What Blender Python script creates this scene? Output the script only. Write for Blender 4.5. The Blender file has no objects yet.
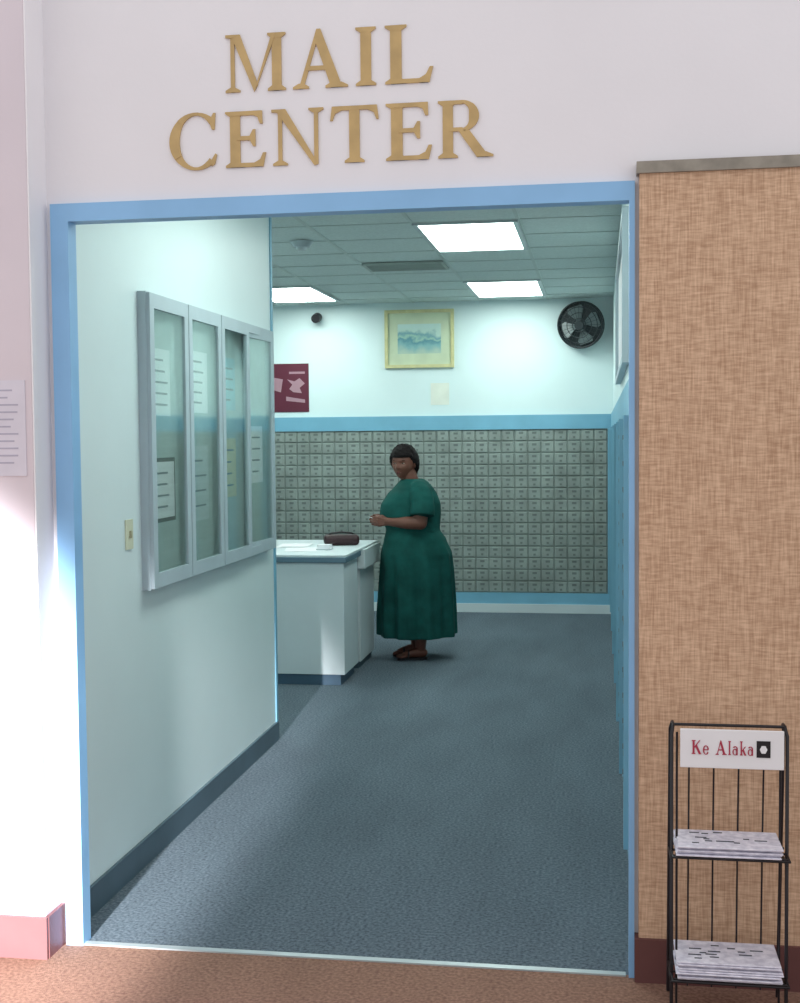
import bpy, bmesh, math, random
from mathutils import Vector, Matrix
random.seed(4)
scene = bpy.context.scene
try:
    scene.view_settings.view_transform = 'Standard'
except Exception: pass

def lin(c):
    r=[]
    for v in c:
        v=v/255.0
        r.append(v/12.92 if v<=0.04045 else ((v+0.055)/1.055)**2.4)
    return (r[0],r[1],r[2],1.0)

def mat(name,c,rough=0.6,var=0.06,scale=6.0,bump=0.0,bscale=200.0,metal=0.0,c2=None,spec=0.4,stretch=None):
    m=bpy.data.materials.new(name); m.use_nodes=True
    nt=m.node_tree; b=nt.nodes['Principled BSDF']
    b.inputs['Roughness'].default_value=rough
    b.inputs['Metallic'].default_value=metal
    b.inputs['Specular IOR Level'].default_value=spec
    tc=nt.nodes.new('ShaderNodeTexCoord')
    src=tc.outputs['Object']
    if stretch:
        mp=nt.nodes.new('ShaderNodeMapping'); mp.inputs['Scale'].default_value=stretch
        nt.links.new(src,mp.inputs['Vector']); src=mp.outputs['Vector']
    n=nt.nodes.new('ShaderNodeTexNoise'); n.inputs['Scale'].default_value=scale; n.inputs['Detail'].default_value=4
    nt.links.new(src,n.inputs['Vector'])
    r=nt.nodes.new('ShaderNodeValToRGB')
    L=lin(c)
    if c2 is None:
        A=tuple(max(0,v*(1-var)) for v in L[:3])+(1,); B=tuple(min(1,v*(1+var)) for v in L[:3])+(1,)
    else: A=L; B=lin(c2)
    r.color_ramp.elements[0].color=A; r.color_ramp.elements[1].color=B
    r.color_ramp.elements[0].position=0.35; r.color_ramp.elements[1].position=0.65
    nt.links.new(n.outputs['Fac'],r.inputs['Fac']); nt.links.new(r.outputs['Color'],b.inputs['Base Color'])
    if bump>0:
        n2=nt.nodes.new('ShaderNodeTexNoise'); n2.inputs['Scale'].default_value=bscale; n2.inputs['Detail'].default_value=3
        nt.links.new(src,n2.inputs['Vector'])
        bp=nt.nodes.new('ShaderNodeBump'); bp.inputs['Strength'].default_value=bump; bp.inputs['Distance'].default_value=0.01
        nt.links.new(n2.outputs['Fac'],bp.inputs['Height']); nt.links.new(bp.outputs['Normal'],b.inputs['Normal'])
    return m

def emis(name,c,s):
    m=bpy.data.materials.new(name); m.use_nodes=True
    nt=m.node_tree; nt.nodes.clear()
    e=nt.nodes.new('ShaderNodeEmission'); e.inputs['Color'].default_value=c; e.inputs['Strength'].default_value=s
    o=nt.nodes.new('ShaderNodeOutputMaterial'); nt.links.new(e.outputs[0],o.inputs[0]); return m

# ---------------- materials
M_lobby=mat('lobby_paint',(228,226,231),0.7,0.02,2,0.05,60)
M_column=mat('column_paint',(214,204,212),0.7,0.03,2,0.05,60)
M_int=mat('mint_white_paint',(212,228,230),0.42,0.02,2,0.03,60,spec=.5)
M_blue=mat('blue_trim_paint',(136,184,226),0.4,0.05,4)
M_blue2=mat('blue_border_paint',(118,172,198),0.45,0.05,4)
M_basegrey=mat('rubber_baseboard',(74,94,106),0.5,0.08,5)
M_basebrown=mat('brown_baseboard',(98,62,60),0.5,0.1,5)
M_white=mat('white_laminate',(204,214,218),0.4,0.03,3)
M_gold=mat('gold_letter',(186,158,108),0.5,0.10,14,metal=0.0)
M_metal=mat('aluminium',(176,186,190),0.35,0.04,8,metal=0.3)
M_black=mat('black_metal',(30,27,32),0.4,0.1,8)
M_paper=mat('paper',(232,232,236),0.7,0.02,9)
M_gapshade=mat('gap_shade',(30,38,42),0.8,0.1,6)

def carpet(name,a,b,scale=90):
    m=mat(name,a,0.95,c2=b,scale=scale,bump=0.5,bscale=350,spec=0.1)
    nt=m.node_tree; bs=nt.nodes['Principled BSDF']
    ramp=[n for n in nt.nodes if n.type=='VALTORGB'][0]
    tc=[n for n in nt.nodes if n.type=='TEX_COORD'][0]
    n=nt.nodes.new('ShaderNodeTexNoise'); n.inputs['Scale'].default_value=1.6; n.inputs['Detail'].default_value=5
    mp=nt.nodes.new('ShaderNodeMapping'); mp.inputs['Scale'].default_value=(2.5,0.7,1)
    nt.links.new(tc.outputs['Object'],mp.inputs['Vector']); nt.links.new(mp.outputs['Vector'],n.inputs['Vector'])
    mr=nt.nodes.new('ShaderNodeMapRange'); mr.inputs['From Min'].default_value=0.3; mr.inputs['From Max'].default_value=0.7
    mr.inputs['To Min'].default_value=0.9; mr.inputs['To Max'].default_value=1.1
    nt.links.new(n.outputs['Fac'],mr.inputs['Value'])
    mx=nt.nodes.new('ShaderNodeVectorMath'); mx.operation='SCALE'
    nt.links.new(ramp.outputs['Color'],mx.inputs[0]); nt.links.new(mr.outputs['Result'],mx.inputs['Scale'])
    nt.links.new(mx.outputs['Vector'],bs.inputs['Base Color'])
    return m
M_carpet=carpet('blue_grey_carpet',(76,88,98),(112,124,134))
M_lcarpet=carpet('brown_carpet',(124,94,82),(156,122,106))

# burlap wall covering
def burlap():
    m=bpy.data.materials.new('burlap_wallcovering'); m.use_nodes=True
    nt=m.node_tree; b=nt.nodes['Principled BSDF']; b.inputs['Roughness'].default_value=0.9; b.inputs['Specular IOR Level'].default_value=0.15
    tc=nt.nodes.new('ShaderNodeTexCoord')
    outs=[]
    for sc in ((220,1,14),(26,1,190)):
        mp=nt.nodes.new('ShaderNodeMapping'); mp.inputs['Scale'].default_value=sc
        n=nt.nodes.new('ShaderNodeTexNoise'); n.inputs['Scale'].default_value=1.0; n.inputs['Detail'].default_value=2
        nt.links.new(tc.outputs['Object'],mp.inputs[0]); nt.links.new(mp.outputs[0],n.inputs['Vector']); outs.append(n)
    ad=nt.nodes.new('ShaderNodeMath'); ad.operation='ADD'
    nt.links.new(outs[0].outputs['Fac'],ad.inputs[0]); nt.links.new(outs[1].outputs['Fac'],ad.inputs[1])
    mr=nt.nodes.new('ShaderNodeMath'); mr.operation='MULTIPLY'; mr.inputs[1].default_value=0.5
    nt.links.new(ad.outputs[0],mr.inputs[0])
    r=nt.nodes.new('ShaderNodeValToRGB'); r.color_ramp.elements[0].position=0.33; r.color_ramp.elements[1].position=0.67
    r.color_ramp.elements[0].color=lin((170,136,110)); r.color_ramp.elements[1].color=lin((216,184,156))
    nt.links.new(mr.outputs[0],r.inputs['Fac']); nt.links.new(r.outputs['Color'],b.inputs['Base Color'])
    bp=nt.nodes.new('ShaderNodeBump'); bp.inputs['Strength'].default_value=0.2; bp.inputs['Distance'].default_value=0.003
    nt.links.new(mr.outputs[0],bp.inputs['Height']); nt.links.new(bp.outputs[0],b.inputs['Normal'])
    return m
M_burlap=burlap()
M_ceil=mat('acoustic_tile',(208,218,216),0.9,0.05,60,0.3,180)

def glass():
    m=bpy.data.materials.new('case_glass'); m.use_nodes=True
    nt=m.node_tree; nt.nodes.clear()
    t=nt.nodes.new('ShaderNodeBsdfTransparent'); t.inputs[0].default_value=(0.95,0.98,0.97,1)
    g=nt.nodes.new('ShaderNodeBsdfGlossy'); g.inputs['Roughness'].default_value=0.06; g.inputs[0].default_value=(0.9,1,0.98,1)
    x=nt.nodes.new('ShaderNodeMixShader'); x.inputs[0].default_value=0.28
    o=nt.nodes.new('ShaderNodeOutputMaterial')
    nt.links.new(t.outputs[0],x.inputs[1]); nt.links.new(g.outputs[0],x.inputs[2]); nt.links.new(x.outputs[0],o.inputs[0]); return m
M_glass=glass()

# ---------------- helpers
def mkobj(name,bm,material,parent=None,smooth=False):
    me=bpy.data.meshes.new(name); bmesh.ops.recalc_face_normals(bm,faces=bm.faces); bm.to_mesh(me); bm.free()
    ob=bpy.data.objects.new(name,me); scene.collection.objects.link(ob)
    if material: me.materials.append(material)
    if smooth:
        for p in me.polygons: p.use_smooth=True
    if parent: ob.parent=parent
    return ob
def addbox(bm,x0,x1,y0,y1,z0,z1):
    vs=[bm.verts.new(v) for v in ((x0,y0,z0),(x1,y0,z0),(x1,y1,z0),(x0,y1,z0),(x0,y0,z1),(x1,y0,z1),(x1,y1,z1),(x0,y1,z1))]
    for f in ((0,3,2,1),(4,5,6,7),(0,1,5,4),(1,2,6,5),(2,3,7,6),(3,0,4,7)): bm.faces.new([vs[i] for i in f])
def box(name,x0,x1,y0,y1,z0,z1,m,parent=None,bevel=0.0):
    bm=bmesh.new(); addbox(bm,x0,x1,y0,y1,z0,z1)
    ob=mkobj(name,bm,m,parent)
    if bevel>0:
        md=ob.modifiers.new('bevel','BEVEL'); md.width=bevel; md.segments=2
    return ob
def empty(name,loc=(0,0,0)):
    e=bpy.data.objects.new(name,None); e.location=loc; scene.collection.objects.link(e); e.empty_display_size=0.1; return e
def addtube(bm,pts,rad,seg=14,balls=True,ell=1.0):
    pts=[Vector(p) for p in pts]; rings=[]
    n=len(pts)
    for i,p in enumerate(pts):
        t=(pts[min(i+1,n-1)]-pts[max(i-1,0)]).normalized()
        a=Vector((0,0,1)) if abs(t.z)<0.9 else Vector((0,1,0))
        u=t.cross(a).normalized(); w=t.cross(u).normalized()
        rings.append([bm.verts.new(p+(u*math.cos(2*math.pi*k/seg)+w*math.sin(2*math.pi*k/seg)*ell)*rad[i]) for k in range(seg)])
    for i in range(n-1):
        for k in range(seg):
            bm.faces.new((rings[i][k],rings[i][(k+1)%seg],rings[i+1][(k+1)%seg],rings[i+1][k]))
    bm.faces.new(rings[0][::-1]); bm.faces.new(rings[-1])
    if balls:
        for p,r in zip(pts,rad):
            bmesh.ops.create_uvsphere(bm,u_segments=14,v_segments=10,radius=r,matrix=Matrix.Translation(p))
def wire(name,pts,r,m,parent=None,cyc=False):
    cu=bpy.data.curves.new(name,'CURVE'); cu.dimensions='3D'; cu.bevel_depth=r; cu.bevel_resolution=3
    s=cu.splines.new('POLY'); s.points.add(len(pts)-1)
    for q,p in zip(s.points,pts): q.co=(p[0],p[1],p[2],1)
    s.use_cyclic_u=cyc
    ob=bpy.data.objects.new(name,cu); cu.materials.append(m); scene.collection.objects.link(ob)
    if parent: ob.parent=parent
    return ob

# ---------------- shell
RW=0.12; LW=-1.70; BY=11.4; CZ=2.84; FY=3.70
box('floor',-4.0,RW,FY,BY,-0.1,0,M_carpet)
box('floor_lobby',-4.0,3.5,-2.5,FY,-0.1,0,M_lcarpet)
box('ceiling',-4.0,RW,3.86,BY,CZ,CZ+0.1,M_ceil)
box('wall_back',-4.1,RW+.1,BY,BY+.12,-0.1,CZ+.1,M_int)
box('wall_right',RW,RW+.12,3.86,BY,0,CZ,M_int)
box('wall_left',LW-.12,LW,3.86,6.41,0,CZ,M_int)
box('wall_left_return',-4.0,LW-.12,6.29,6.41,0,CZ,M_int)
box('wall_far_left',-4.1,-4.0,6.29,BY,0,CZ,M_int)
box('wall_front_header',-1.697,3.5,FY,3.86,2.33,3.9,M_lobby)
box('wall_front_right',0.10,3.5,FY,3.86,0,2.33,M_lobby)
box('wall_front_left',-1.697,-1.675,FY,3.86,0,2.33,M_lobby)
box('wall_column',-3.6,-1.699,3.576,3.86,0,3.9,M_column,bevel=0.003)
box('wall_column_return',-1.699,-1.695,3.579,3.70,0.13,3.9,mat('return_paint_lit',(240,238,242),.6,.01))  # skin of whiter paint, its colour brightened further in place of side light
# casing
bm=bmesh.new()
addbox(bm,-1.675,-1.618,3.68,3.74,0,2.275)
addbox(bm,-1.675,0.10,3.68,3.74,2.275,2.33)
addbox(bm,0.084,0.10,3.68,3.74,0,2.275)
mkobj('trim_doorway',bm,M_blue)
box('trim_threshold',-1.622,0.075,3.685,3.71,0,0.005,M_metal)
# fabric panel
box('wall_panel_fabric',0.112,3.4,3.662,FY,0.13,2.345,M_burlap)
box('trim_panel_cap',0.104,3.4,3.652,FY,2.345,2.378,mat('bronze_cap',(138,132,122),0.45,0.15,20,metal=0.2))
box('baseboard_front_right',0.10,3.4,3.65,FY,0,0.13,M_basebrown)
bm=bmesh.new(); addbox(bm,-3.6,-1.685,3.562,3.576,0,0.13); addbox(bm,-1.697,-1.683,3.576,3.70,0,0.13)
mkobj('baseboard_column',bm,mat('rose_baseboard',(128,84,86),0.5,0.08,5))
box('baseboard_left',LW,LW+.012,3.87,6.41,0,0.10,M_basegrey)
box('trim_corner_guard',LW-.001,LW+.006,6.385,6.418,0.10,CZ,M_blue2)
# back wall border etc
box('trim_border_back',-4.0,RW,BY-.03,BY,1.67,1.80,M_blue2)
box('trim_lower_back',-4.0,RW,BY-.03,BY,0.08,0.18,M_blue2)
box('baseboard_back',-4.0,RW,BY-.045,BY,0,0.08,M_white)
box('trim_corner_back',0.072,RW,BY-.03,BY,0.18,1.67,M_blue2)
box('trim_border_right',RW-.02,RW,4.2,BY-.035,1.67,1.80,M_blue2)
box('trim_lower_right',RW-.02,RW,4.2,BY-.05,0.08,0.18,M_blue2)

# ceiling grid
bm=bmesh.new()
x0=-1.07
k=-5
while x0+0.61*k < RW:
    x=x0+0.61*k
    if x>-3.95: addbox(bm,x-.011,x+.011,3.9,BY-.001,CZ-.004,CZ-.0005)
    k+=1
k=-6
while 7.2+.5475*k<BY:
    y=7.2+.5475*k
    if y>3.9: addbox(bm,-3.99,RW-.001,y-.011,y+.011,CZ-.0045,CZ-.001)
    k+=1
mkobj('ceiling_grid',bm,mat('tbar_white',(196,206,203),0.6,0.03))

# troffers
M_tube=emis('fluorescent_lens',(0.86,1.0,0.94,1),14.5)
def troffer(x,y):
    e=empty('ceiling_light',(x,y,CZ))
    w,l=.61,1.095
    bm=bmesh.new()
    addbox(bm,-w/2,w/2,-l/2,-l/2+.03,-.016,-.005); addbox(bm,-w/2,w/2,l/2-.03,l/2,-.016,-.005)
    addbox(bm,-w/2,-w/2+.03,-l/2+.03,l/2-.03,-.016,-.005); addbox(bm,w/2-.03,w/2,-l/2+.03,l/2-.03,-.016,-.005)
    mkobj('frame',bm,M_metal,e)
    box('lens',-w/2+.03,w/2-.03,-l/2+.03,l/2-.03,-.012,-.006,M_tube,e)
for (x,y) in ((-0.765,7.747),(-0.765,10.485),(-2.595,10.485),(-2.595,7.747),(-0.765,5.0)):
    troffer(x,y)

# vent
e=empty('ceiling_vent',(-1.37,8.93,CZ))
bm=bmesh.new()
addbox(bm,-.29,.29,-.18,-.16,-.02,-.006); addbox(bm,-.29,.29,.16,.18,-.02,-.006); addbox(bm,-.29,-.27,-.16,.16,-.02,-.006); addbox(bm,.27,.29,-.16,.16,-.02,-.006)
for i in range(7): addbox(bm,-.27,.27,-.14+i*.045,-.132+i*.045,-.022,-.007)
mkobj('louvres',bm,mat('vent_grey',(160,170,166),0.5),e)
box('duct_back',-.27,.27,-.16,.16,-.0062,-.005,mat('duct_grey',(90,98,98),.8),e)
# smoke detector
bm=bmesh.new()
bmesh.ops.create_cone(bm,cap_ends=True,segments=32,radius1=.05,radius2=.075,depth=.035,matrix=Matrix.Translation((0,0,-.0235)))
bmesh.ops.create_cone(bm,cap_ends=True,segments=24,radius1=.03,radius2=.035,depth=.02,matrix=Matrix.Translation((0,0,-.048)))
ob=mkobj('smoke_detector',bm,M_metal); ob.location=(-1.845,7.72,CZ)
# camera
e=empty('security_camera',(-2.575,BY,2.72))
box('bracket',-.015,.015,-.06,0,-.0,.03,M_black,e)
bm=bmesh.new(); addtube(bm,[(0,-.04,0),(0,-.13,-.02)],[.045,.04],18,False); mkobj('housing',bm,M_black,e)

# ---------------- mailboxes (baked coordinates)
M_box=mat('mailbox_steel',(142,151,147),0.5,0.14,5,metal=0.0)
M_boxc=mat('mailbox_frame',(122,131,128),0.55,0.1,5)
M_boxd=mat('mailbox_dark',(106,114,113),0.6,0.1,5)
M_ink=mat('print_ink',(80,84,92),0.7,0.1,5)
def mailboxes(name,length,f):
    e=empty(name,(0,0,0))
    def bx(bm,x0,x1,y0,y1,z0,z1):
        vs=[bm.verts.new(f(*v)) for v in ((x0,y0,z0),(x1,y0,z0),(x1,y1,z0),(x0,y1,z0),(x0,y0,z1),(x1,y0,z1),(x1,y1,z1),(x0,y1,z1))]
        for q in ((0,3,2,1),(4,5,6,7),(0,1,5,4),(1,2,6,5),(2,3,7,6),(3,0,4,7)): bm.faces.new([vs[i] for i in q])
    bc_=bmesh.new(); bx(bc_,0,length,.001,.012,.181,1.669); mkobj('carcass',bc_,M_boxc,e)
    nc=round(length/.118); pw=length/nc; ph=.1063
    bm=bmesh.new(); bd=bmesh.new()
    for i in range(nc):
        for j in range(14):
            x=i*pw+.006; z=.181+j*ph+.005
            x1=x+pw-.012; z1=z+ph-.010
            y=.020
            a=[bm.verts.new(f(*v)) for v in ((x,.012,z),(x1,.012,z),(x1,.012,z1),(x,.012,z1))]
            b=[bm.verts.new(f(*v)) for v in ((x+.005,y,z+.005),(x1-.005,y,z+.005),(x1-.005,y,z1-.005),(x+.005,y,z1-.005))]
            bm.faces.new(b)
            for q in range(4): bm.faces.new((a[q],a[(q+1)%4],b[(q+1)%4],b[q]))
            xc=(x+x1)/2; zc=(z+z1)/2
            bx(bd,xc-.02,xc+.02,y,y+.003,zc+.012,zc+.032)
            bx(bd,xc-.010,xc+.010,y,y+.008,zc-.03,zc-.012)
    mkobj('doors',bm,M_box,e); mkobj('locks',bd,M_boxd,e)
mailboxes('mailbox_bank',4.05,lambda a,o,z:(-3.98+a,BY-o,z))
mailboxes('mailbox_bank',6.9,lambda a,o,z:(RW-o,4.42+a,z))
bm=bmesh.new()
for i in range(8):
    y=4.3+i*.98
    addbox(bm,RW-.04,RW-.0005,y,y+.05,.18,1.67)
mkobj('trim_mailbox_posts',bm,M_blue2)

# ---------------- serif lettering
T=.175; t=.075; s=.05
def stem(x,w,y0=0,y1=1,sl=.08,sr=.08,top=True,bot=True):
    P=[[(x,y0),(x+w,y0),(x+w,y1),(x,y1)]]
    if bot: P.append([(x-sl,y0),(x+w+sr,y0),(x+w+sr,y0+s*.7),(x+w,y0+s*1.8),(x,y0+s*1.8),(x-sl,y0+s*.7)])
    if top: P.append([(x-sl,y1-s*.7),(x,y1-s*1.8),(x+w,y1-s*1.8),(x+w+sr,y1-s*.7),(x+w+sr,y1),(x-sl,y1)])
    return P
def arc(cx,cy,rx,ry,a0,a1,tn,tk,n=28):
    P=[]
    def pt(a):
        th=tn+(tk-tn)*abs(math.cos(a))**1.3
        return (cx+rx*math.cos(a),cy+ry*math.sin(a)),(cx+(rx-th)*math.cos(a),cy+(ry-th*.75)*math.sin(a))
    for i in range(n):
        a=math.radians(a0+(a1-a0)*i/n); b=math.radians(a0+(a1-a0)*(i+1)/n)
        o1,i1=pt(a); o2,i2=pt(b); P.append([o1,o2,i2,i1])
    return P
def G(c):
    if c=='I': return .335,stem(.08,T)
    if c=='L': return .74,stem(.08,T)+[[(.08,0),(.66,0),(.66,t),(.08,t)],[(.53,0),(.68,0),(.74,.27),(.69,.27),(.63,.14),(.53,t)]]
    if c=='E': return .70,stem(.08,T)+[[(.08,0),(.62,0),(.62,t),(.08,t)],[(.50,0),(.65,0),(.70,.25),(.65,.25),(.60,.13),(.50,t)],
        [(.08,1-t),(.62,1-t),(.62,1),(.08,1)],[(.48,1-t),(.56,.89),(.60,.77),(.645,.77),(.64,1),(.48,1)],
        [(.2,.48),(.48,.48),(.48,.48+t),(.2,.48+t)],[(.42,.49),(.48,.37),(.52,.37),(.52,.67),(.48,.67),(.42,.55)]]
    if c=='T': return .82,stem(.32,T,top=False)+[[(.04,1-t),(.78,1-t),(.78,1),(.04,1)],[(.0,.75),(.04,.75),(.08,.87),(.19,1-t),(.19,1),(.03,1)],[(.63,1-t),(.74,.87),(.78,.75),(.82,.75),(.79,1),(.63,1)]]
    if c=='N': return .98,stem(.12,t,sl=.10,sr=.10,top=False)+stem(.79,t,sl=.10,sr=.10,bot=False)+[[(.06,1),(.26,1),(.865,0),(.79,-.02)],[(.0,.955),(.12,.94),(.26,1),(.0,1)]]
    if c=='M': return 1.16,stem(.11,t,sl=.10,sr=.10,top=False)+stem(.885,T)+[[(.12,1),(.29,1),(.62,.12),(.55,.0)],[(.55,0),(.62,.14),(.97,1),(.89,1)],[(.02,.955),(.12,.94),(.29,1),(.02,1)]]
    if c=='A': return .98,[[(.12,0),(.20,0),(.48,.93),(.48,1.02),(.44,1.02)],[(.44,1.02),(.51,1.02),(.885,0),(.69,0),(.41,.83)],[(.24,.31),(.68,.31),(.66,.385),(.26,.385)],
        [(.02,0),(.30,0),(.30,s*.7),(.21,s*1.8),(.12,s*1.8),(.02,s*.7)],[(.59,0),(.98,0),(.98,s*.7),(.87,s*1.8),(.69,s*1.8),(.59,s*.7)]]
    if c=='C': return .88,arc(.50,.5,.50,.52,48,312,.065,.19)+[[(.79,.70),(.84,.70),(.86,1.0),(.82,1.0),(.78,.92),(.74,.85)],[(.78,.16),(.85,.27),(.88,.25),(.84,.08),(.78,.04)]]
    if c=='R': return .92,stem(.08,T)+[[(.2,1-t*.9),(.42,1-t*.9),(.42,1),(.2,1)],[(.2,.46),(.42,.46),(.42,.46+t*.9),(.2,.46+t*.9)]]+arc(.41,.73,.29,.27,-90,90,.065,.17)+[[(.34,.48),(.53,.48),(.87,0),(.66,0)],[(.66,0),(.94,0),(.94,s*.7),(.82,s*1.8),(.70,s)]]
    if c=='K': return .86,stem(.08,T)+[[(.2,.38),(.2,.48),(.66,1),(.74,1)],[(.30,.56),(.46,.66),(.84,0),(.62,0)]]
    if c=='e': return .5,arc(.26,.31,.26,.33,10,330,.06,.12)+[[(.05,.30),(.50,.30),(.50,.36),(.05,.36)]]
    if c=='a': return .52,arc(.22,.22,.21,.23,0,360,.05,.1)+[[(.34,0),(.46,0),(.46,.5),(.34,.5)]]+arc(.24,.46,.22,.18,0,150,.06,.12)
    if c=='l': return .26,stem(.07,.12,sl=.05,sr=.05)
    if c=='k': return .56,stem(.07,.12,sl=.05,sr=.05)+[[(.17,.25),(.17,.33),(.44,.62),(.52,.62)],[(.22,.34),(.34,.42),(.56,0),(.40,0)]]
    return .3,[]
def letter(name,c,x,w,z,h,y,depth,m,parent,k0=0):
    W,P=G(c); bm=bmesh.new()
    for k,poly in enumerate(P):
        yf=y-depth-(k%9)*0.00025
        f=[bm.verts.new((x+px/W*w,yf,z+pz*h)) for px,pz in poly]
        b=[bm.verts.new((x+px/W*w,y,z+pz*h)) for px,pz in poly]
        n=len(poly)
        bm.faces.new(f); bm.faces.new(b[::-1])
        for q in range(n): bm.faces.new((f[q],b[q],b[(q+1)%n],f[(q+1)%n]))
    mkobj(name,bm,m,parent)
sign=empty('mail_center_lettering',(0,FY,2.4))
def lx(u,row):
    return (-1.111+(u-230)*.00304) if row==0 else (-1.295+(u-172)*.00305)
for c,a,b in (('M',229,292),('A',297,353),('I',361,381),('L',390,437)):
    letter('letter_'+c,c,lx(a,0),lx(b,0)-lx(a,0),.243,.170,0,.005,M_gold,sign)
for i,(c,a,b) in enumerate((('C',173,222),('E',231,272),('N',278,331),('T',337,385),('E',392,437),('R',443,495))):
    letter('letter_%s_%d'%(c,i),c,lx(a,1),lx(b,1)-lx(a,1),.02,.166,0,.005,M_gold,sign)

# ---------------- bulletin case
D=.034; Ln=1.80; H=1.12
bc=empty('bulletin_board_case',(LW,4.47,1.035))
M_case=mat('case_frame',(172,188,196),0.4,0.04,6,metal=0.0)
bm=bmesh.new()
addbox(bm,0.0,D,0,.03,0,H); addbox(bm,0.0,D,Ln-.03,Ln,0,H); addbox(bm,0.0,D,.03,Ln-.03,0,.04); addbox(bm,0.0,D,.03,Ln-.03,H-.04,H)
mkobj('case_body',bm,M_case,bc,False)
box('case_backing',.0008,.008,.03,Ln-.03,.04,H-.04,mat('felt_grey',(190,204,204),0.9,0.05,12,0.2,200),bc)
pn=(Ln-.0)/4
for i in range(4):
    y0=i*pn+.004; y1=(i+1)*pn-.004
    d=empty('glass_door_%d'%(i+1)); d.parent=bc
    bm=bmesh.new(); fw=.045
    addbox(bm,D,D+.014,y0,y0+fw,.005,H-.005); addbox(bm,D,D+.014,y1-fw,y1,.005,H-.005)
    addbox(bm,D,D+.014,y0+fw,y1-fw,.005,.06); addbox(bm,D,D+.014,y0+fw,y1-fw,H-.06,H-.005)
    mkobj('door_frame',bm,M_case,d)
    box('pane',D+.004,D+.008,y0+fw,y1-fw,.06,H-.06,M_glass,d)
    if i==3:
        d.location=(D,y1,0); d.rotation_euler=(0,0,math.radians(-4))
        for ch in d.children: ch.location=(-D,-y1,0)
def notice(y,z,w,h,c,border=None,lines=5):
    n=empty('notice'); n.parent=bc
    if border: box('border',.0082,.0090,y-.014,y+w+.014,z-.016,z+h+.016,border,n)
    box('sheet',.0092,.0100,y,y+w,z,z+h,c,n)
    bm=bmesh.new()
    for k in range(lines):
        zz=z+h-(k+1)*h/(lines+1)
        addbox(bm,.0100,.0105,y+w*.12,y+w*(.6+.28*random.random()),zz-.004,zz+.004)
    mkobj('text_lines',bm,mat('notice_ink',(120,130,140),.7),n)
M_yel=mat('yellow_paper',(222,214,176),0.7)
M_bp=mat('bright_paper',(246,246,250),.7,.01)
notice(.13,.26,.22,.22,M_bp,M_black,4)
notice(.12,.66,.20,.26,M_bp,None,5)
notice(.58,.68,.22,.26,M_bp,None,5)
notice(.56,.22,.24,.32,mat('pale_paper',(205,216,220),0.7),None,4)
notice(1.0,.3,.22,.27,M_yel,None,4)
notice(1.02,.7,.2,.24,mat('cyan_paper',(160,205,218),0.7),None,4)
notice(1.47,.35,.22,.28,M_bp,None,4)

# light switch
e=empty('light_switch',(LW,4.34,1.257))
box('plate',.0,.006,-.035,.035,-.055,.055,mat('ivory',(206,210,186),0.4),e,.002)
box('toggle',.006,.014,-.006,.006,-.012,.014,mat('toggle_tan',(170,168,140),.4),e,.002)

# ---------------- back wall items
e=empty('framed_picture',(-1.63,BY,2.506))
M_frame=mat('gold_frame',(200,194,146),0.4,0.08,20)
w,h=.32,.265
bm=bmesh.new()
for a in ((-w,w,-h,-h+.03),(-w,w,h-.03,h),(-w,-w+.03,-h+.03,h-.03),(w-.03,w,-h+.03,h-.03)):
    addbox(bm,a[0],a[1],-.03,0,a[2],a[3])
mkobj('frame',bm,M_frame,e)
box('mat_board',-w+.03,w-.03,-.012,-.001,-h+.03,h-.03,mat('cream_mat',(196,206,178),0.7),e)
def painting():
    m=bpy.data.materials.new('watercolour'); m.use_nodes=True; nt=m.node_tree; b=nt.nodes['Principled BSDF']; b.inputs['Roughness'].default_value=.7
    tc=nt.nodes.new('ShaderNodeTexCoord'); sp=nt.nodes.new('ShaderNodeSeparateXYZ'); nt.links.new(tc.outputs['Object'],sp.inputs[0])
    n=nt.nodes.new('ShaderNodeTexNoise'); n.inputs['Scale'].default_value=9; n.inputs['Detail'].default_value=5; nt.links.new(tc.outputs['Object'],n.inputs['Vector'])
    a=nt.nodes.new('ShaderNodeMath'); a.operation='MULTIPLY_ADD'; a.inputs[1].default_value=.22; nt.links.new(n.outputs['Fac'],a.inputs[0]); nt.links.new(sp.outputs['Z'],a.inputs[2])
    mr=nt.nodes.new('ShaderNodeMapRange'); mr.inputs['From Min'].default_value=-.03; mr.inputs['From Max'].default_value=.25; nt.links.new(a.outputs[0],mr.inputs['Value'])
    r=nt.nodes.new('ShaderNodeValToRGB'); el=r.color_ramp.elements
    el[0].color=lin((175,195,180)); el[1].color=lin((190,215,210))
    for p,c in ((.3,(130,175,178)),(.45,(95,145,158)),(.52,(160,195,180)),(.62,(115,160,170)),(.75,(185,210,200))):
        q=el.new(p); q.color=lin(c)
    nt.links.new(mr.outputs[0],r.inputs['Fac']); nt.links.new(r.outputs[0],b.inputs['Base Color']); return m
box('painting',-.2,.2,-.014,-.0121,-.135,.135,painting(),e)

e=empty('maroon_poster',(-2.86,BY,2.076))
box('sheet',-.187,.187,-.006,0,-.225,.225,mat('maroon_paper',(92,32,52),0.6),e)
bm=bmesh.new()
addbox(bm,.0,.15,-.008,-.006,.13,.15)
for poly in ([(-.02,.08),(.05,.06),(.10,.09),(.15,.04),(.10,.0),(.12,-.05),(.04,-.04),(.0,-.01),(.03,.03)],[(-.03,-.08),(.15,-.11),(.15,-.14),(-.03,-.12)],[(-.16,.10),(-.06,.08),(-.08,-.04),(-.15,-.02)]):
    f=[bm.verts.new((p[0],-.008,p[1])) for p in poly]; bm.faces.new(f)
mkobj('artwork_shapes',bm,mat('pink_print',(168,130,142),0.6),e)
box('wall_notice',-1.53,-1.36,BY-.004,BY,1.90,2.10,mat('notice_cream',(222,224,214),0.7))

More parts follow.
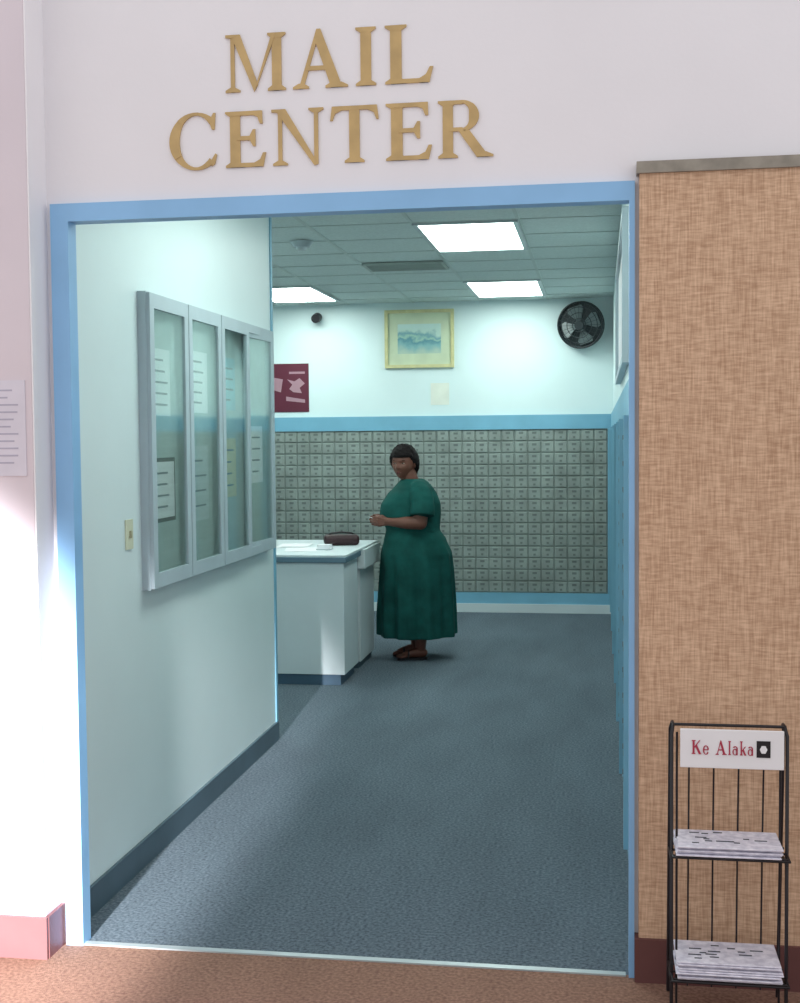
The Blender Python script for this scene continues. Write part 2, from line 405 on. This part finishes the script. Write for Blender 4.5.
# wall fan
fan=empty('wall_fan',(-.17,BY-.16,2.585)); fan.rotation_euler=(math.radians(8),0,math.radians(-12))
R=.20
def ringpts(r,y,n=40): return [(r*math.cos(2*math.pi*k/n),y,r*math.sin(2*math.pi*k/n)) for k in range(n)]
M_fan=mat('fan_grey',(40,46,50),0.35,0.1,8)
for r,y in ((R,0),(R,.05),(R*.8,-.03),(R*.55,-.042),(R*.3,-.048),(R*.8,.07)):
    wire('cage_ring',ringpts(r,y),.004 if r<R else .009,M_fan,fan,True)
for k in range(24):
    a=2*math.pi*k/24; c,s_=math.cos(a),math.sin(a)
    wire('cage_spoke',[(.03*c,-.05,.03*s_),(R*.55*c,-.042,R*.55*s_),(R*.8*c,-.03,R*.8*s_),(R*c,0,R*s_),(R*c,.05,R*s_)],.0018,M_fan,fan)
bm=bmesh.new(); addtube(bm,[(0,.052,0),(0,.075,0),(0,.10,0)],[R,R*.9,R*.5],40,False); mkobj('rear_shroud',bm,M_fan,fan)
bm=bmesh.new()
for k in range(4):
    a=math.pi/2*k+.3
    pr=[]
    for rr,wa,tw in ((.03,.25,.02),(.09,.45,.02),(.15,.50,.018),(.18,.35,.012)):
        pr.append([Vector((rr*math.cos(a-wa),.012+tw,rr*math.sin(a-wa))),Vector((rr*math.cos(a+wa),.012-tw,rr*math.sin(a+wa)))])
    vv=[[bm.verts.new(p) for p in q] for q in pr]
    for i in range(3): bm.faces.new((vv[i][0],vv[i][1],vv[i+1][1],vv[i+1][0]))
mkobj('blades',bm,mat('fan_blade',(105,116,118),0.3),fan,True)
bm=bmesh.new(); addtube(bm,[(0,-.052,0),(0,-.03,0)],[.04,.045],20,False); addtube(bm,[(0,.08,0),(0,.13,0)],[.06,.05],20,False)
mkobj('motor',bm,M_fan,fan)
bm=bmesh.new(); addtube(bm,[(0,.1,-.02),(.0,.135,-.10)],[.02,.02],12,False); mkobj('bracket',bm,M_fan,fan)

# ---------------- counter
ct=empty('service_counter',(0,0,0))
box('cabinet',-3.1,-1.63,7.87,8.33,.07,.80,M_white,ct,.004)
box('toe_kick',-3.1,-1.66,7.885,8.32,0,.07,mat('toe_blue',(70,96,118),.5),ct)
box('counter_edge',-3.12,-1.61,7.85,8.36,.80,.835,mat('edge_grey_blue',(92,118,134),0.4),ct,.004)
box('counter_top',-3.12,-1.615,7.855,9.05,.835,.85,M_white,ct,.003)
box('gap_shade_block',-3.1,-1.72,8.33,8.44,.0,.80,M_gapshade,ct)  # solid block between the units; the gap's shade is put into its dark colour
box('apron',-3.1,-1.60,8.44,9.04,.70,.835,M_white,ct,.004)
box('end_panel',-3.1,-1.64,8.47,9.0,.05,.70,M_white,ct,.004)
box('end_toe',-3.1,-1.66,8.49,8.98,0,.05,M_basegrey,ct)
# handbag
ps=empty('handbag',(-1.80,8.62,.85)); ps.rotation_euler=(0,0,.25)
bm=bmesh.new(); addbox(bm,-.125,.125,-.07,.07,0.001,.075)
o=mkobj('bag_body',bm,mat('brown_leather',(52,30,34),0.5,0.2,30,0.2,120),ps,True)
md=o.modifiers.new('b','BEVEL'); md.width=.028; md.segments=5
wire('strap',[(-.10,0,.07),(-.07,0,.085),(0,.0,.092),(.07,0,.085),(.10,0,.07)],.006,M_black,ps)
e=empty('loose_papers',(-2.0,8.25,.85))
for i,(x,y,r) in enumerate(((0,0,.2),(-.3,.1,-.3),(-.12,.3,.1))):
    o=box('sheet_%d'%i,-.11,.11,-.15,.15,.0005+i*.0015,.0015+i*.0015,M_paper,e); o.location=(x,y,0); o.rotation_euler=(0,0,r)
e=empty('letter_tray',(-1.84,8.25,.85))
box('tray_base',-.05,.05,-.04,.04,.001,.006,M_metal,e); box('slips',-.045,.045,-.035,.035,.006,.035,M_paper,e)

# ---------------- notice on column
e=empty('posted_notice',(-1.84,3.576,1.645))
box('sheet',-.13,.12,-.003,0,-.15,.14,mat('notice_paper',(212,208,220),0.7),e)
bm=bmesh.new()
for k in range(11):
    z=.11-k*.022
    addbox(bm,-.10,.06+random.random()*.04,-.0036,-.003,z-.0025,z+.0025)
mkobj('text_lines',bm,mat('faint_ink',(176,172,190),0.7),e)

# right wall display frame (inside)
e=empty('wall_mounted_frame',(RW,5.2,1.9))
bm=bmesh.new()
addbox(bm,-.03,0,0,2.2,0,.03); addbox(bm,-.03,0,0,2.2,.6,.63); addbox(bm,-.03,0,0,.03,.03,.6); addbox(bm,-.03,0,2.17,2.2,.03,.6)
mkobj('frame',bm,M_case,e); box('panel',-.012,-.001,.03,2.17,.03,.6,M_paper,e)

# ---------------- newspaper rack
rk=empty('newspaper_rack',(.345,3.46,0))
hw=.152
for sx in (-1,1):
    x=sx*hw
    wire('side_front',[(x,-.03,.005),(x,-.02,.79),(x*.97,-.0,.812),(x*.97,.03,.812),(x,.05,.79),(x,.14,.005)],.0050,M_black,rk)
    wire('side_inner',[(x*.90,-.0,.03),(x*.90,.0,.79)],.0033,M_black,rk)
    for z in (.10,.44): wire('side_brace',[(x,-.03,z),(x,.115,z)],.004,M_black,rk)
for i in range(4):
    x=-hw*.66+i*hw*.44
    wire('back_wire',[(x,.05,.74),(x,.075,.48),(x,.10,.04)],.0026,M_black,rk)
wire('cross_bar',[(-hw,.0,.812),(hw,.0,.812)],.0042,M_black,rk)
wire('cross_bar',[(-hw,-.03,.03),(hw,-.03,.03)],.0042,M_black,rk)
for z in (.130,.470):
    for yy in (-.07,-.02,.03,.08):
        wire('shelf_wire',[(-hw,yy,z),(hw,yy,z)],.0033,M_black,rk)
    wire('shelf_lip',[(-hw,-.03,z),(-hw,-.085,z),(hw,-.085,z),(hw,-.03,z)],.0034,M_black,rk)
    bm=bmesh.new(); n=9 if z<.3 else 5
    for k in range(n):
        dx=(random.random()-.5)*.014; dy=(random.random()-.5)*.014; zz=z+.005+k*.0055
        addbox(bm,-hw*.9+dx,hw*.9+dx,-.083+dy,.07+dy,zz,zz+.0043)
    o=mkobj('newspapers',bm,mat('newsprint',(228,226,238),0.8,c2=(196,194,210),scale=50,stretch=(1,1,2)),rk)
    md=o.modifiers.new('b','BEVEL'); md.width=.0018; md.segments=2
    bm=bmesh.new()
    zt=z+.005+n*.0055+.0003
    for k in range(12):
        xx=-.11+random.random()*.18; yy=-.06+random.random()*.10
        addbox(bm,xx,xx+.015+random.random()*.02,yy,yy+.004,zt-.001,zt+.0006)
    mkobj('newspaper_print',bm,M_ink,rk)
box('sign_board',-.130,.142,-.035,-.029,.702,.808,M_paper,rk,.002)
M_red=mat('red_ink',(168,52,76),0.6)
xx=-.100
for i,ch in enumerate('Ke Alaka'):
    h=.038
    if ch==' ': xx+=.014; continue
    W,_=G(ch); w=W*h*.80
    letter('sign_letter_%d'%i,ch,xx,w,.740,h,-.035,.0015,M_red,rk); xx+=w+.0035
box('sign_mark_ground',xx+.004,xx+.040,-.0366,-.035,.735,.780,M_black,rk)
bm=bmesh.new()
f=[bm.verts.new((xx+.022+.010*math.cos(a*math.pi/3),-.0372,.757+.012*math.sin(a*math.pi/3))) for a in range(6)]; bm.faces.new(f)
mkobj('sign_mark',bm,M_paper,rk)

# ---------------- woman (facing -X)
W_=empty('woman',(-1.355,8.95,0)); W_.rotation_euler=(0,0,math.radians(20))
M_skin=mat('brown_skin',(106,66,54),0.5,0.06,12)
M_dress=mat('teal_dress',(24,76,72),0.85,0.18,10,0.15,90,spec=.12)
M_hair=mat('dark_hair',(24,19,21),0.7,0.3,60,0.8,140,spec=.2)
def lathe(bm,secs,seg=72,fold=0.0):
    rings=[]
    for (z,f,b,hy) in secs:
        cx=(f+b)/2; rx=(b-f)/2
        am=fold*max(0,min(1,(.95-z)/.55))
        ring=[]
        for k in range(seg):
            a=2*math.pi*k/seg
            q=1+am*(math.sin(9*a+1.3+z*.8)*.6+math.sin(16*a+z*1.5)*.4)
            ring.append(bm.verts.new((cx+rx*q*math.cos(a),hy*q*math.sin(a),z)))
        rings.append(ring)
    for i in range(len(rings)-1):
        for k in range(seg): bm.faces.new((rings[i][k],rings[i][(k+1)%seg],rings[i+1][(k+1)%seg],rings[i+1][k]))
    bm.faces.new(rings[0][::-1]); bm.faces.new(rings[-1])
def interp(secs,step=.02):
    out=[]
    zs=[q[0] for q in secs]
    z=zs[0]
    while z<=zs[-1]+1e-6:
        i=max(j for j in range(len(secs)) if zs[j]<=z+1e-9); i=min(i,len(secs)-2)
        u=(z-zs[i])/(zs[i+1]-zs[i]); u2=u*u*(3-2*u)*.5+u*.5
        out.append(tuple([z]+[secs[i][k]+(secs[i+1][k]-secs[i][k])*u2 for k in (1,2,3)]))
        z+=step
    return out
dress=[(.165,-.235,.325,.25),(.30,-.235,.32,.255),(.45,-.225,.315,.26),(.62,-.22,.31,.265),(.76,-.215,.30,.26),(.86,-.195,.26,.24),(.94,-.175,.21,.215),
       (.99,-.205,.215,.22),(1.05,-.225,.22,.22),(1.12,-.215,.22,.22),(1.19,-.17,.195,.22),(1.245,-.115,.16,.20),(1.285,-.08,.125,.14),(1.31,-.06,.09,.09)]
bm=bmesh.new(); lathe(bm,interp(dress),112,.10)
def sleeve(sg):
    P=[(.03,.12,1.235),(.033,.165,1.222),(.036,.20,1.195),(.038,.225,1.155),(.038,.24,1.115),(.036,.25,1.08),(.033,.256,1.05)]
    Rr=[.070,.078,.084,.086,.086,.086,.087]
    P=[(a,sg*b,c) for a,b,c in P]
    addtube(bm,P,Rr,24,False)
    for p,r_ in list(zip(P,Rr))[:5]:
        bmesh.ops.create_uvsphere(bm,u_segments=24,v_segments=16,radius=r_*.99,matrix=Matrix.Translation(p))
sleeve(-1); sleeve(1)
o=mkobj('dress',bm,M_dress,W_,True)
r=o.modifiers.new('rm','REMESH'); r.mode='VOXEL'; r.voxel_size=.007; r.use_smooth_shade=True
sm=o.modifiers.new('sm','SMOOTH'); sm.iterations=5; sm.factor=.5
# body
bm=bmesh.new()
inner=[(.60,-.15,.22,.19),(.75,-.15,.22,.19),(.95,-.12,.15,.16),(1.1,-.13,.15,.17),(1.2,-.11,.13,.16),(1.26,-.08,.10,.10)]
lathe(bm,interp(inner),40)
addtube(bm,[(.015,0,1.22),(.0,0,1.29),(-.025,0,1.37)],[.078,.064,.058],18)
for sg in (-1,1):
    addtube(bm,[(.02,sg*.17,1.20),(.03,sg*.235,1.10),(.02,sg*.25,1.0)],[.06,.058,.048])
    y1=sg*.105
    addtube(bm,[(.02,sg*.25,1.0),(-.07,sg*.205,1.0),(-.19,y1,1.005)],[.048,.045,.029])
    w=Vector((-.19,y1,1.005)); fdir=Vector((-.94,-sg*.33,0.02)).normalized(); up=Vector((0,0,1)); inn=Vector((-.33*1,-sg*.94,0)).normalized()
    for j in range(4):
        k_=w+fdir*(.068-.004*abs(j-1))+up*(.027-.018*j)
        addtube(bm,[w+up*(.010-.007*j),k_],[.018,.0115],10)
        L=[.034,.038,.035,.027][j]
        d1=(fdir*.75+inn*.62).normalized(); d2=(fdir*.1+inn*1.0-up*.1).normalized(); d3=(-fdir*.7+inn*.7).normalized()
        p1=k_+d1*L; p2=p1+d2*L*.7; p3=p2+d3*L*.5
        addtube(bm,[k_,p1,p2,p3],[.0100,.0088,.0082,.0072],10)
    tb=w+fdir*.015+up*.018
    addtube(bm,[tb,tb+(fdir*.4+up*.5+inn*.5).normalized()*.034,tb+(fdir*.4+up*.5+inn*.5).normalized()*.034+(fdir*.85+inn*.35).normalized()*.045],[.016,.0115,.0085],10)
    addtube(bm,[(.04,sg*.095,.70),(.03,sg*.09,.42),(.055,sg*.085,.29),(.05,sg*.08,.085)],[.105,.070,.062,.038])
    addtube(bm,[(.07,sg*.08,.048),(.0,sg*.082,.05),(-.07,sg*.088,.034)],[.032,.034,.024],14)
    for j in range(5):
        yy=sg*(.066+j*.0125)
        L=[.052,.05,.045,.038,.03][j]
        addtube(bm,[(-.065,yy,.032),(-.065-L*.6,yy,.029),(-.065-L,yy,.024)],[.012,.0105 if j else .013,.009 if j else .0115],10)
o=mkobj('body',bm,M_skin,W_,True)
r=o.modifiers.new('rm','REMESH'); r.mode='VOXEL'; r.voxel_size=.0038; r.use_smooth_shade=True
sm=o.modifiers.new('sm','SMOOTH'); sm.iterations=1; sm.factor=.4
for sg in (-1,1):
    bm=bmesh.new(); out=[(.10,.0),(.09,.028),(.03,.034),(-.05,.040),(-.10,.036),(-.125,.015),(-.125,-.018),(-.10,-.036),(-.05,-.036),(.03,-.032),(.09,-.028)]
    lo=[bm.verts.new((x,sg*.086+y,.001)) for x,y in out]; hi=[bm.verts.new((x,sg*.086+y,.018)) for x,y in out]
    bm.faces.new(lo[::-1]); bm.faces.new(hi)
    for k in range(len(out)): bm.faces.new((lo[k],lo[(k+1)%len(out)],hi[(k+1)%len(out)],hi[k]))
    mkobj('sandal_sole',bm,M_black,W_)
    wire('sandal_strap',[(-.05,sg*.086-.038,.012),(-.045,sg*.086-.03,.052),(-.04,sg*.086,.066),(-.045,sg*.086+.03,.052),(-.05,sg*.086+.038,.012)],.006,M_black,W_)
o=box('held_envelope',-.055,.04,-.05,.05,-.0015,.0015,M_paper,W_); o.location=(-.245,0,1.02); o.rotation_euler=(0,math.radians(12),0)
# head: local forward -X
hd=empty('head',(-.045,0,1.418)); hd.parent=W_; hd.rotation_euler=(0,math.radians(-4),math.radians(52)); hd.scale=(1.06,1.08,1.02)
bm=bmesh.new(); bmesh.ops.create_uvsphere(bm,u_segments=96,v_segments=64,radius=1)
for v in bm.verts:
    d=v.co.copy(); fwd=-d.x; y=d.y; z=d.z
    rx=.092; ry=.076; rz=.112
    sw=1.0
    if z<0: sw=1-.20*(-z)**1.5
    px=fwd*rx; py=y*ry*sw; pz=z*rz
    if fwd<0: px*=1.05; pz+= .006*(-fwd)
    if fwd<0 and z<-.1: px*=1-.25*min(1,(-z-.1))
    if fwd>0:
        Y=py; Z=pz
        if z<-.2: px+=.014*min(1,(-z-.2)*1.6)*math.exp(-(Y/.045)**2)
        px+=.022*math.exp(-(Y/.011)**2-((Z+.022)/.016)**2)
        px+=.010*math.exp(-(Y/.009)**2-((Z-.0)/.022)**2)
        for sg in (-1,1):
            px+=.008*math.exp(-((Y-sg*.014)/.007)**2-((Z+.028)/.009)**2)
            px-=.010*math.exp(-((Y-sg*.030)/.014)**2-((Z-.006)/.011)**2)
            px+=.006*math.exp(-((Y-sg*.036)/.020)**2-((Z+.028)/.020)**2)
        px+=.005*math.exp(-(Y/.045)**2-((Z-.028)/.010)**2)
        px+=.009*math.exp(-(Y/.022)**2-((Z+.052)/.006)**2)
        px+=.010*math.exp(-(Y/.019)**2-((Z+.064)/.006)**2)
        px-=.003*math.exp(-(Y/.024)**2-((Z+.058)/.0025)**2)
        px+=.008*math.exp(-(Y/.020)**2-((Z+.092)/.012)**2)
    v.co=Vector((-px,py,pz))
mkobj('face',bm,M_skin,hd,True)
M_eye=mat('eye_white',(170,160,150),0.3); M_lip=mat('lips',(100,48,46),0.5)
for sg in (-1,1):
    bm=bmesh.new(); bmesh.ops.create_uvsphere(bm,u_segments=20,v_segments=14,radius=.011); 
    for v in bm.verts: v.co.z*=.42
    o=mkobj('eye',bm,M_eye,hd,True); o.location=(-.0715,sg*.030,.006)
    bm=bmesh.new(); bmesh.ops.create_uvsphere(bm,u_segments=16,v_segments=12,radius=.0054)
    for v in bm.verts: v.co.z*=.8
    o=mkobj('iris',bm,M_black,hd,True); o.location=(-.0782,sg*.030,.006)
    wire('eyebrow',[(-.0855,sg*.015,.024),(-.0840,sg*.028,.0285),(-.0745,sg*.043,.0265)],.0022,M_hair,hd)
    bm=bmesh.new(); bmesh.ops.create_uvsphere(bm,u_segments=16,v_segments=12,radius=1)
    for v in bm.verts: v.co=Vector((v.co.x*.016,v.co.y*.007,v.co.z*.028))
    o=mkobj('ear',bm,M_skin,hd,True); o.location=(.0,sg*.080,-.006); o.rotation_euler=(0,0,sg*-.3)
bm=bmesh.new(); addtube(bm,[(-.0865,-.018,-.058),(-.0975,0,-.055),(-.0865,.018,-.058)],[.002,.0042,.002],10)
addtube(bm,[(-.0865,-.016,-.060),(-.097,0,-.064),(-.0865,.016,-.060)],[.002,.005,.002],10)
mkobj('lips',bm,M_lip,hd,True)
from mathutils import noise
bm=bmesh.new(); bmesh.ops.create_uvsphere(bm,u_segments=96,v_segments=64,radius=1)
for v in bm.verts:
    d=v.co.copy(); fwd=-d.x
    lim= .42 if fwd>.45 else (.42-(.45-fwd)*1.35)
    lim=max(lim,-.66)
    n_=noise.noise(d*7)*.05+noise.noise(d*16)*.03
    k=1.17+n_+ (.09 if fwd<.2 else 0.02)
    if d.z<lim: k=.88
    v.co=Vector((d.x*.094*k,d.y*.080*k,d.z*.108*k+.004))
mkobj('hair',bm,M_hair,hd,True)
bm=bmesh.new(); bmesh.ops.create_uvsphere(bm,u_segments=40,v_segments=30,radius=.05)
for v in bm.verts: v.co*=1+noise.noise(v.co*60)*.15
o=mkobj('hair_bun',bm,M_hair,hd,True); o.location=(.105,0,-.01)

# ---------------- lights
wd=bpy.data.worlds.new('world'); scene.world=wd; wd.use_nodes=True
bg=wd.node_tree.nodes['Background']; bg.inputs[0].default_value=(1.0,.99,1.0,1); bg.inputs[1].default_value=1.02
sp=bpy.data.lights.new('daylight_spill','SPOT'); sp.energy=8000; sp.spot_size=math.radians(27); sp.spot_blend=.4; sp.shadow_soft_size=.08; sp.color=(1,.98,.99)
so=bpy.data.objects.new('daylight_spill',sp); scene.collection.objects.link(so)
so.location=(-1.2,-2.2,2.2)
tg=Vector((-2.65,3.6,.25)); so.rotation_euler=(tg-so.location).to_track_quat('-Z','Y').to_euler()

# ---------------- camera
cam=bpy.data.cameras.new('camera'); co=bpy.data.objects.new('camera',cam); scene.collection.objects.link(co)
cam.lens=44.87; cam.sensor_width=36; cam.clip_start=.05
co.location=(0,0,1.6)
m=Matrix.Rotation(math.radians(9.09),4,'Z')@Matrix.Rotation(math.radians(90-2.905),4,'X')@Matrix.Rotation(math.radians(-0.5),4,'Z')
co.rotation_euler=m.to_euler()
scene.camera=co
